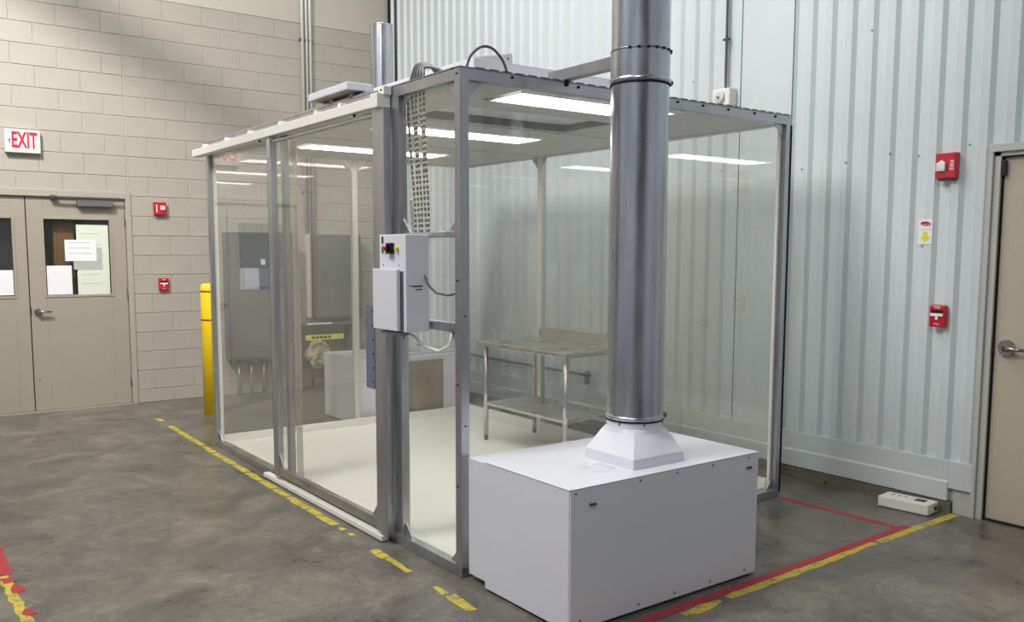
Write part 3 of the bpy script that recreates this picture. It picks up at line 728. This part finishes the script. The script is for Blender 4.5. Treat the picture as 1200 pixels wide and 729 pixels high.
def duct(cx, cy, R, z0, z1, seams, name, label, open_top=False):
    t = thing(name, label, 'duct', (cx, cy, z0))
    zs = [z0]+seams+[z1]
    for i in range(len(zs)-1):
        m = MB(); rr_ = R+0.0025*(i % 2)
        n = 48; v = []
        for z in (zs[i], zs[i+1]):
            for k in range(n): v.append((cx+rr_*math.cos(2*PI*k/n), cy+rr_*math.sin(2*PI*k/n), z))
        f = [(k, (k+1) % n, n+(k+1) % n, n+k) for k in range(n)]
        m.add(v, f, True)
        v = [(cx+(rr_-0.004)*math.cos(2*PI*k/n), cy+(rr_-0.004)*math.sin(2*PI*k/n), z) for z in (zs[i], zs[i+1]) for k in range(n)]
        m.add(v, [(k, n+k, n+(k+1) % n, (k+1) % n) for k in range(n)], True)
        m.build('duct_section', 'galv', t)
    return t
def ring(cx, cy, R, z, h, name, m, parent, t=0.006, lug=None):
    n = 48; mm = MB(); v = []
    prof = [(R, z), (R+t, z+h*0.2), (R+t, z+h*0.8), (R, z+h)]
    for (r_, zz) in prof:
        for k in range(n): v.append((cx+r_*math.cos(2*PI*k/n), cy+r_*math.sin(2*PI*k/n), zz))
    f = [(j*n+k, j*n+(k+1) % n, (j+1)*n+(k+1) % n, (j+1)*n+k) for j in range(3) for k in range(n)]
    mm.add(v, f, True); o = mm.build(name, m, parent)
    if lug is not None:
        c, s = math.cos(lug), math.sin(lug)
        MB().tube([(cx+c*(R+0.004)-s*0.03, cy+s*(R+0.004)+c*0.03, z+h/2), (cx+c*(R+0.014), cy+s*(R+0.014), z+h/2), (cx+c*(R+0.004)+s*0.03, cy+s*(R+0.004)-c*0.03, z+h/2)], 0.012, 8).build('lug', 'closer', o)
    return o
d = duct(dcx, dcy, dR+0.001, dzt+0.01, 5.6, [2.355, 2.50, 3.4, 4.5], 'round_duct', 'wide galvanised round duct rising from the near filter unit')
ring(dcx, dcy, dR+0.001, dzt+0.012, 0.020, 'hose_clamp', 'galv', d, 0.006, -0.5)
ring(dcx, dcy, dR+0.001, dzt+0.002, 0.008, 'rubber_seal', 'dark', d, 0.004)
ring(dcx, dcy, dR+0.003, 2.345, 0.008, 'rubber_seal', 'dark', d, 0.004)
ring(dcx, dcy, dR+0.003, 2.353, 0.024, 'hose_clamp', 'galv', d, 0.007, -0.4)
ring(dcx, dcy, dR+0.002, 2.494, 0.010, 'seam_band', 'galv_seam', d, 0.003)
for k in range(9):
    th = -2.7+k*0.3
    MB().box(dcx+(dR+0.004)*math.cos(th)-0.006, dcy+(dR+0.004)*math.sin(th)-0.006, 2.493, dcx+(dR+0.004)*math.cos(th)+0.006, dcy+(dR+0.004)*math.sin(th)+0.006, 2.503).build('band_notch', 'dark', d)
d = duct(ecx-0.10, ecy, eR, ezt+0.009, 3.70, [2.2], 'round_duct', 'slim open-topped galvanised duct rising behind the booth')
ring(ecx-0.10, ecy, eR, 3.68, 0.02, 'rolled_rim', 'galv', d, 0.003)

# ------------------------------------------------------------------ stainless work table inside
tb = thing('work_table', 'stainless steel work table with backsplash and undershelf inside the booth', 'table', (2.1, 1.88, 0.03))
tx0, tx1, ty0, ty1, tz = 1.79, 2.40, 1.36, 2.50, 0.855
box('tabletop', 'stainless', (tx0, ty0, tz-0.035, tx1, ty1, tz), tb, 0.006)
box('backsplash', 'stainless', (tx1-0.02, ty0, tz, tx1, ty1-0.08, tz+0.10), tb, 0.004)
box('undershelf', 'stainless', (tx0+0.035, ty0+0.05, 0.33, tx1-0.02, ty1-0.05, 0.352), tb, 0.004)
for (lx, ly) in ((tx0+0.055, ty0+0.06), (tx0+0.055, ty1-0.06), (tx1-0.045, ty0+0.06), (tx1-0.045, ty1-0.06)):
    lg = MB().cyl((lx, ly, 0.075), 0.019, tz-0.11, 'z', 16).build('leg', 'stainless', tb)
    MB().tube([(lx, ly, 0.03), (lx, ly, 0.045), (lx, ly, 0.075)], [0.012, 0.016, 0.019], 14).build('foot', 'grey_dark', lg)

# ------------------------------------------------------------------ things on the block wall
ex = thing('exit_sign', 'white exit sign with red letters on the block wall above the double door', 'sign', (-0.955, YW, 2.51))
ex0, ex1 = -1.10, -0.80
box('housing', 'signw', (ex0, YW-0.055, 2.51, ex1, YW-0.002, 2.725), ex, 0.006)
box('lit_face', 'text_glow', (ex0+0.055, YW-0.0565, 2.545, ex1-0.035, YW-0.055, 2.70), ex)
text('lettering', 'EXIT', 0.205, ((ex0+ex1)/2+0.012, YW-0.0575, 2.622), ROT_Y, 'text_red', ex, 0.52, 0.001, 0.005)
MB().prism([(ex0+0.046, 2.59), (ex0+0.046, 2.65), (ex0+0.026, 2.62)], 'y', YW-0.057, YW-0.055).build('arrow_knockout', 'plate', ex)
def strobe(x, y, z, axis, w, h, dpt, label, group=None):
    t = thing('fire_alarm_strobe', label, 'alarm', (x, y, z), group)
    if axis == 'y':
        box('housing', 'red', (x-w/2, y-dpt, z-h/2, x+w/2, y-0.001, z+h/2), t, 0.005)
        box('strobe_lens', 'lens', (x-w*0.02, y-dpt-0.012, z-h*0.12, x+w*0.38, y-dpt, z+h*0.22), t, 0.004)
        box('marking', 'wtext', (x-w*0.33, y-dpt-0.001, z-h*0.3, x-w*0.25, y-dpt, z+h*0.3), t)
    else:
        box('housing', 'red', (x-dpt, y-w/2, z-h/2, x-0.001, y+w/2, z+h/2), t, 0.005)
        l = MB(); l.prism([(y+w*0.40, z-h*0.22), (y-w*0.05, z-h*0.22), (y-w*0.05, z+h*0.10), (y+w*0.12, z+h*0.22), (y+w*0.40, z+h*0.10)], 'x', x-dpt-0.018, x-dpt)
        l.build('strobe_lens', 'lens', t, 0.004)
        text('lettering', 'FIRE', 0.034, (x-dpt-0.001, y-w*0.30, z+h*0.0), ROT_X @ Matrix.Rotation(-PI/2, 4, 'Z'), 'wtext', t, 1.0, 0.0006)
        box('back_box', 'grey_box', (x-dpt*0.6, y-w*0.35, z-h/2-0.012, x, y+w*0.4, z-h/2), t)
    return t
def pull(x, y, z, axis, w, h, dpt, label, group=None):
    t = thing('fire_alarm_pull_station', label, 'alarm', (x, y, z), group)
    if axis == 'y':
        box('housing', 'red', (x-w/2, y-dpt, z-h/2, x+w/2, y-0.001, z+h/2), t, 0.005)
        R_ = ROT_Y; fx = lambda u, v, e: (x+u, y-dpt-e, z+v)
    else:
        box('housing', 'red', (x-dpt, y-w/2, z-h/2, x-0.001, y+w/2, z+h/2), t, 0.010)
        R_ = ROT_X; fx = lambda u, v, e: (x-dpt-e, y-u, z+v)
    def pl_(name, u0, v0, u1, v1, m, e0=0.0, e1=0.004):
        a = fx(u0, v0, e0); b = fx(u1, v1, e1); box(name, m, (*a, *b), t)
    pl_('handle', -w*0.38, h*0.00, w*0.38, h*0.12, 'wtext', 0, 0.008)
    pl_('handle_stem', -w*0.08, -h*0.16, w*0.08, h*0.0, 'wtext', 0, 0.006)
    pl_('recess', -w*0.36, h*0.14, w*0.36, h*0.27, 'black', 0, 0.001)
    text('lettering', 'FIRE', h*0.16, fx(0, h*0.38, 0.001), R_, 'wtext', t, 1.0, 0.0006)
    text('lettering', 'PULL', h*0.12, fx(0, -h*0.36, 0.001), R_, 'wtext', t, 1.0, 0.0006)
    return t
strobe(0.285, YW, 2.025, 'y', 0.125, 0.13, 0.045, 'red fire alarm strobe on the block wall right of the double door')
pull(0.297, YW, 1.24, 'y', 0.10, 0.125, 0.035, 'red fire alarm pull station on the block wall below the strobe')
strobe(XW, -0.745, 2.105, 'x', 0.125, 0.15, 0.05, 'red fire alarm strobe with lens on the white ribbed wall')
pull(XW, -0.735, 1.205, 'x', 0.10, 0.135, 0.04, 'red fire alarm pull station on the white ribbed wall by the cream door')
MB().cyl((XW-0.02, -0.745, 1.125), 0.02, 0.014, 'z', 12).build('mount', 'closer')
bpy.data.objects.remove(bpy.data.objects['mount'])
st = thing('wall_sticker', 'small white sticker with red print and yellow arrow on the ribbed wall', 'sticker', (XW, -0.615, 1.64))
box('sheet', 'paper', (XW-0.002, -0.66, 1.64, XW-0.0005, -0.57, 1.795), st)
MB().prism([(-0.617+0.033*math.cos(k*PI/8)+0.006*math.sin(k*PI/8), 1.765+0.014*math.sin(k*PI/8)) for k in range(16)], 'x', XW-0.003, XW-0.002).build('red_print', 'red', st)
for k in range(3): box('print_gap', 'paper', (XW-0.0034, -0.640+0.016*k, 1.758, XW-0.003, -0.632+0.016*k, 1.764), st)
box('rule', 'print_', (XW-0.0026, -0.65, 1.728, XW-0.002, -0.58, 1.731), st)
MB().prism([(-0.60, 1.715), (-0.63, 1.715), (-0.63, 1.685), (-0.648, 1.685), (-0.615, 1.652), (-0.582, 1.685), (-0.60, 1.685)], 'x', XW-0.003, XW-0.002).build('arrow', 'yel_label', st)
# bollard
bo = thing('bollard', 'yellow bollard with two red stripes beside the far booth corner', 'bollard', (0.45, 5.12, 0))
bo_r = 0.088
MB().tube([(0.45, 5.12, 0), (0.45, 5.12, 1.235), (0.45, 5.12, 1.262), (0.45, 5.12, 1.275)], [bo_r, bo_r, bo_r-0.008, bo_r-0.03], 32).build('sleeve', 'yellow', bo)
for z in (1.19, 0.915): ring(0.45, 5.12, bo_r-0.001, z, 0.020, 'stripe', 'stripe_red', bo, 0.003)
# conduits on the block wall
for i, (xc, r_) in enumerate(((1.895, 0.018), (1.945, 0.015), (1.99, 0.018))):
    c = thing('wall_conduit', ('left', 'middle', 'right')[i]+' of three steel conduits running up the block wall', 'conduit', (xc, YW-0.03, 1.78), 'conduits on the block wall')
    MB().cyl((xc, YW-0.03, 1.78), r_, 5.8, 'z', 14).build('pipe', 'alu_pale', c)
    for z in (2.25, 3.1, 3.95): box('strap', 'galv_seam', (xc-r_-0.012, YW-0.035-r_*0.4, z, xc+r_+0.012, YW-0.001, z+0.02), c)
# cabinets seen through the booth
def cabinet(x0, x1, z0, z1, dpt, label, shade='grey_box'):
    t = thing('electrical_cabinet', label, 'cabinet', ((x0+x1)/2, YW, z0), 'grey cabinets on the block wall')
    box('enclosure', shade, (x0, YW-dpt, z0, x1, YW-0.001, z1), t, 0.004)
    dr = box('cabinet_door', shade, (x0+0.02, YW-dpt-0.012, z0+0.02, x1-0.02, YW-dpt, z1-0.02), t, 0.003)
    return t, dr
t, dr = cabinet(1.97, 2.52, 0.81, 1.78, 0.16, 'smaller grey electrical cabinet hanging below the conduits')
MB().cyl((2.12, YW-0.172, 1.70), 0.008, -0.006, 'y', 10).build('lock', 'chrome', dr)
box('side_duct', 'light_frame', (1.885, YW-0.06, 0.82, 1.93, YW-0.001, 1.79), t)
t, dr = cabinet(0.93, 1.66, 0.40, 1.79, 0.20, 'tall grey cabinet behind the left panes of the booth')
box('display_strip', 'plate', (1.10, YW-0.216, 1.20, 1.60, YW-0.212, 1.40), dr)
box('indicator', 'blue_lamp', (1.43, YW-0.219, 1.37, 1.48, YW-0.216, 1.39), dr)
box('tag', 'paper', (1.28, YW-0.216, 1.44, 1.33, YW-0.212, 1.50), dr)
for k in range(4): tag(MB().cyl((1.05+0.14*k, YW-0.08, 0.0), 0.022, 0.40, 'z', 12).build('riser_pipe', 'galv'), ORD[k]+' riser pipe from the left below the tall grey cabinet', 'pipe', 'riser pipes below the tall cabinet')
nk = thing('wall_recess_frame', 'low dark metal guard frame with yellow label at the block wall', 'guard', (2.06, YW-0.1, 0))
fz = MB(); fz.box(1.70, YW-0.22, 0, 1.735, YW-0.001, 0.77); fz.box(2.36, YW-0.22, 0, 2.395, YW-0.001, 0.77); fz.box(1.70, YW-0.22, 0.74, 2.395, YW-0.001, 0.775)
fz.build('frame', 'grey_box', nk, 0.003)
box('back_plate', 'brick', (1.735, YW-0.03, 0.0, 2.36, YW-0.001, 0.74), nk)
y_l = box('yellow_label', 'yel_label', (1.78, YW-0.225, 0.575, 2.25, YW-0.221, 0.635), nk)
q = MB()
for i in range(5): q.box(1.85+0.05*i, YW-0.2265, 0.592, 1.888+0.05*i, YW-0.225, 0.618)
q.build('print', 'black', y_l)
box('hood_strip', 'whitep', (1.80, YW-0.235, 0.755, 2.1, YW-0.215, 0.77), nk)
bag = MB(); bv = []; nu, nv = 14, 10
for a_ in range(nv+1):
    for b_ in range(nu):
        ph = PI*a_/nv; th = 2*PI*b_/nu; r_ = 1+0.22*math.sin(5*th+3*ph)*math.sin(ph)+random.uniform(-0.10, 0.10)
        bv.append((1.98+0.15*r_*math.sin(ph)*math.cos(th), YW-0.12+0.07*r_*math.sin(ph)*math.sin(th), 0.40+0.15*math.cos(ph)*r_+0.03*math.sin(3*th)))
bag.add(bv, [(a_*nu+b_, a_*nu+(b_+1) % nu, (a_+1)*nu+(b_+1) % nu, (a_+1)*nu+b_) for a_ in range(nv) for b_ in range(nu)])
tag(bag.build('paper_bag', 'tan'), 'crumpled tan bag inside the low guard frame', 'bag')
tag(MB().tube(dense([(2.02, YW-0.1, 0.30), (2.12, YW-0.1, 0.22), (2.2, YW-0.1, 0.30), (2.28, YW-0.1, 0.2), (2.15, YW-0.1, 0.1), (1.95, YW-0.1, 0.15), (1.9, YW-0.1, 0.02)], 40), 0.012, 8).build('black_hose', 'black'), 'black hose coiled inside the low guard frame', 'hose')
struct(box('trim_7', 'light_frame', (2.46, YW-0.03, 0, 2.50, YW-0.001, 0.80)))

# ------------------------------------------------------------------ things on the metal wall
sp = thing('wall_speaker', 'small white horn box on the ribbed wall just above the booth roof', 'speaker', (XW-0.03, 0.96, 2.66))
box('case', 'whitep', (XW-0.09, 0.87, 2.665, XW-0.001, 1.03, 2.79), sp, 0.008)
MB().tube([(XW-0.09, 0.955, 2.725), (XW-0.105, 0.955, 2.725), (XW-0.11, 0.955, 2.725)], [0.048, 0.045, 0.030], 20).build('cone', 'signw', sp)
MB().cyl((XW-0.115, 0.955, 2.725), 0.010, -0.004, 'x', 10).build('screw', 'closer', sp)
ct = thing('thin_wall_conduit', 'thin conduit dropping down the ribbed wall to the small speaker', 'conduit', (XW-0.015, 0.95, 2.79))
MB().cyl((XW-0.015, 0.97, 2.79), 0.010, 4.8, 'z', 10).build('pipe', 'closer', ct)
for z in (3.15, 3.7): box('strap', 'grey_dark', (XW-0.028, 0.945, z, XW, 0.995, z+0.015), ct)
MB().cyl((XW-0.025, 5.95, 0.5), 0.014, 7.0, 'z', 10).build('corner_pipe', 'black')
tag(bpy.data.objects['corner_pipe'], 'black pipe running up the ribbed wall in the room corner', 'pipe')
gp = thing('gas_pipe', 'thin grey pipe with valve along the ribbed wall behind the work table', 'pipe', (XW-0.04, 3.2, 0.48))
MB().tube([(XW-0.04, 5.9, 0.50), (XW-0.04, 4.2, 0.485), (XW-0.04, 3.1, 0.48), (XW-0.04, 2.45, 0.48)], 0.013, 10).build('pipe', 'closer', gp)
MB().cyl((XW-0.06, 2.44, 0.40), 0.025, 0.12, 'z', 12).build('valve_body', 'closer', gp)
box('valve_handle', 'black', (XW-0.1, 2.38, 0.475, XW-0.06, 2.50, 0.495), gp)
# white device on the floor at the wall
wd = thing('floor_device', 'flat white device with a dark window lying at the foot of the ribbed wall', 'device', (2.88, -0.65, 0))
def obox(name, m, cx, cy, z0, z1, hx, hy, ang, parent, bevel=0.003, ox=0, oy=0):
    c, s = math.cos(ang), math.sin(ang)
    pts = [(ox+a, oy+b) for a, b in ((-hx, -hy), (hx, -hy), (hx, hy), (-hx, hy))]
    poly = [(cx+c*a-s*b, cy+s*a+c*b) for a, b in pts]
    return MB().prism(poly, 'z', z0, z1).build(name, m, parent, bevel)
AN = 0.10; wc = (2.885, -0.655)
obox('case', 'whitep', *wc, 0.004, 0.068, 0.075, 0.155, AN, wd, 0.005)
obox('display_window', 'black', *wc, 0.068, 0.070, 0.028, 0.032, AN, wd, 0, 0.01, -0.075)
for k in range(3): obox('port', 'closer', *wc, 0.068, 0.069, 0.010, 0.008, AN, wd, 0, 0.02, 0.02+0.04*k)
obox('end_knob', 'black', *wc, 0.022, 0.046, 0.012, 0.004, AN, wd, 0, 0.03, -0.158)
obox('rubber_feet', 'black', *wc, 0.0, 0.004, 0.06, 0.14, AN, wd, 0)

# ------------------------------------------------------------------ tape on the floor
def tape(pts, w, m, name, label, group, jag=0.006, z=0.0012, step=0.06):
    """a torn-edged strip through the points"""
    pts = [Vector((*p, 0)) for p in pts]; v = []; n = 0
    L_ = [0]
    for i in range(1, len(pts)): L_.append(L_[-1]+(pts[i]-pts[i-1]).length)
    t = 0; rows_ = []
    while True:
        t = min(t, L_[-1]); i = max(k for k in range(len(L_)-1) if L_[k] <= t+1e-9)
        d = (pts[i+1]-pts[i]).normalized(); p = pts[i]+d*(t-L_[i]); nrm = Vector((-d.y, d.x, 0))
        endf = 0.92 if (t == 0 or t >= L_[-1]) else 1
        rows_.append((p+nrm*(w/2*endf+random.uniform(-jag, jag)), p-nrm*(w/2*endf+random.uniform(-jag, jag))))
        if t >= L_[-1]: break
        t += step
    for a, b in rows_: v += [(a.x, a.y, 0.0), (b.x, b.y, 0.0), (a.x, a.y, z), (b.x, b.y, z)]
    f = []
    for i in range(len(rows_)-1):
        a = 4*i; b = a+4; f += [(a+2, a+3, b+3, b+2), (a, b, b+1, a+1), (a, a+2, b+2, b), (a+1, b+1, b+3, a+3)]
    f += [(0, 1, 3, 2), (len(v)-4, len(v)-2, len(v)-1, len(v)-3)]
    return tag(MB().add(v, f).build(name, m), label, 'floor tape', group)
def Xt(y): return -0.07-0.028*(5.15-y)/1.0+0.008*(5.15-y)
segs = [(5.16, 5.0), (4.74, 4.45), (4.42, 4.05), (4.03, 3.72), (3.68, 3.42), (3.38, 3.20), (3.17, 2.95), (2.92, 2.66), (2.63, 2.38), (2.36, 2.12), (2.09, 1.88), (1.85, 1.62), (1.60, 1.38), (1.36, 1.14), (1.08, 1.02), (0.95, 0.90), (0.62, 0.47), (0.46, 0.22), (-0.02, -0.13), (-0.15, -0.36)]
where = {0: 'worn scrap of yellow floor tape nearest the double door', 14: 'small yellow tape scrap before the booth jamb', 15: 'tiny yellow tape scrap just left of the booth jamb', 16: 'yellow tape piece just past the booth jamb', 17: 'thin yellow tape piece below the narrow booth pane', 18: 'short yellow tape piece near the near corner post', 19: 'last yellow tape piece toward the camera, left of the near filter unit'}
for i, (ya, yb) in enumerate(segs):
    xa = -0.055-0.0215*(5.15-ya)*0.75-0.012; xb = -0.055-0.0215*(5.15-yb)*0.75-0.012
    if i >= 16: xa -= 0.012; xb -= 0.02
    lab = where.get(i, ORD[i] + ' yellow tape piece of the worn line beside the booth, counted from the double door' if i < 15 else '')
    tape([(xa, ya), (xb, yb)], 0.052 if i not in (14, 15, 17, 18) else 0.036, 'yellow_tape', 'floor_tape', lab, 'worn yellow tape line beside the booth', 0.005)
RT = 'red tape line on the floor'
tape([(2.455, -0.02), (2.478, -0.83)], 0.048, 'red_tape', 'floor_tape', 'red floor tape running from the right booth corner toward the camera', RT, 0.002, 0.0016)
tape([(2.55, -0.845), (1.6, -0.865), (0.6, -0.885), (-0.9, -0.91)], 0.05, 'red_tape', 'floor_tape', 'long red floor tape in front of the near filter unit', RT, 0.002, 0.0024)
YG = 'torn yellow tape in front of the filter unit'
tape([(3.0, -0.892), (2.15, -0.90)], 0.055, 'yellow_tape', 'floor_tape', 'yellow floor tape from the wall foot to the red tape corner', YG, 0.006, 0.0012)
tape([(2.12, -0.895), (1.6, -0.915), (1.0, -0.928), (0.86, -0.932)], 0.05, 'yellow_tape', 'floor_tape', 'long torn yellow tape alongside the long red tape', YG, 0.008, 0.0012)
tape([(0.80, -0.935), (0.55, -0.945)], 0.05, 'yellow_tape', 'floor_tape', 'short torn yellow scrap beside the red tape near the picture bottom', YG, 0.012, 0.0012)
tape([(0.40, -0.95), (-0.4, -0.97)], 0.03, 'yellow_tape', 'floor_tape', 'narrow yellow tape nearest the camera below the red tape', YG, 0.010, 0.0012)
LG = 'mixed red and yellow tape at the left'
tape([(-1.775, 1.85), (-1.785, 1.36)], 0.055, 'red_tape', 'floor_tape', 'worn red tape at the left picture edge', LG, 0.010, 0.0012)
tape([(-1.80, 1.34), (-1.785, 0.55)], 0.05, 'yellow_tape', 'floor_tape', 'worn yellow tape at the bottom left of the floor', LG, 0.010, 0.0012)
for k, (x, ya, yb) in enumerate(((-1.79, 1.30, 1.22), (-1.775, 1.18, 1.06), (-1.77, 0.83, 0.74))):
    tape([(x, ya), (x, yb)], 0.045, 'red_tape', 'floor_tape', ('farthest', 'middle', 'nearest')[k]+' small red patch stuck on the worn yellow tape at the left', LG, 0.014, 0.0022)

for o in COL.objects:
    if o.type == 'MESH' and o.name.split('.')[0] in ('print', 'maker_label', 'lettering') and o.parent and 'label' not in o:
        if o.name.split('.')[0] == 'print': o['kind'] = 'stuff'
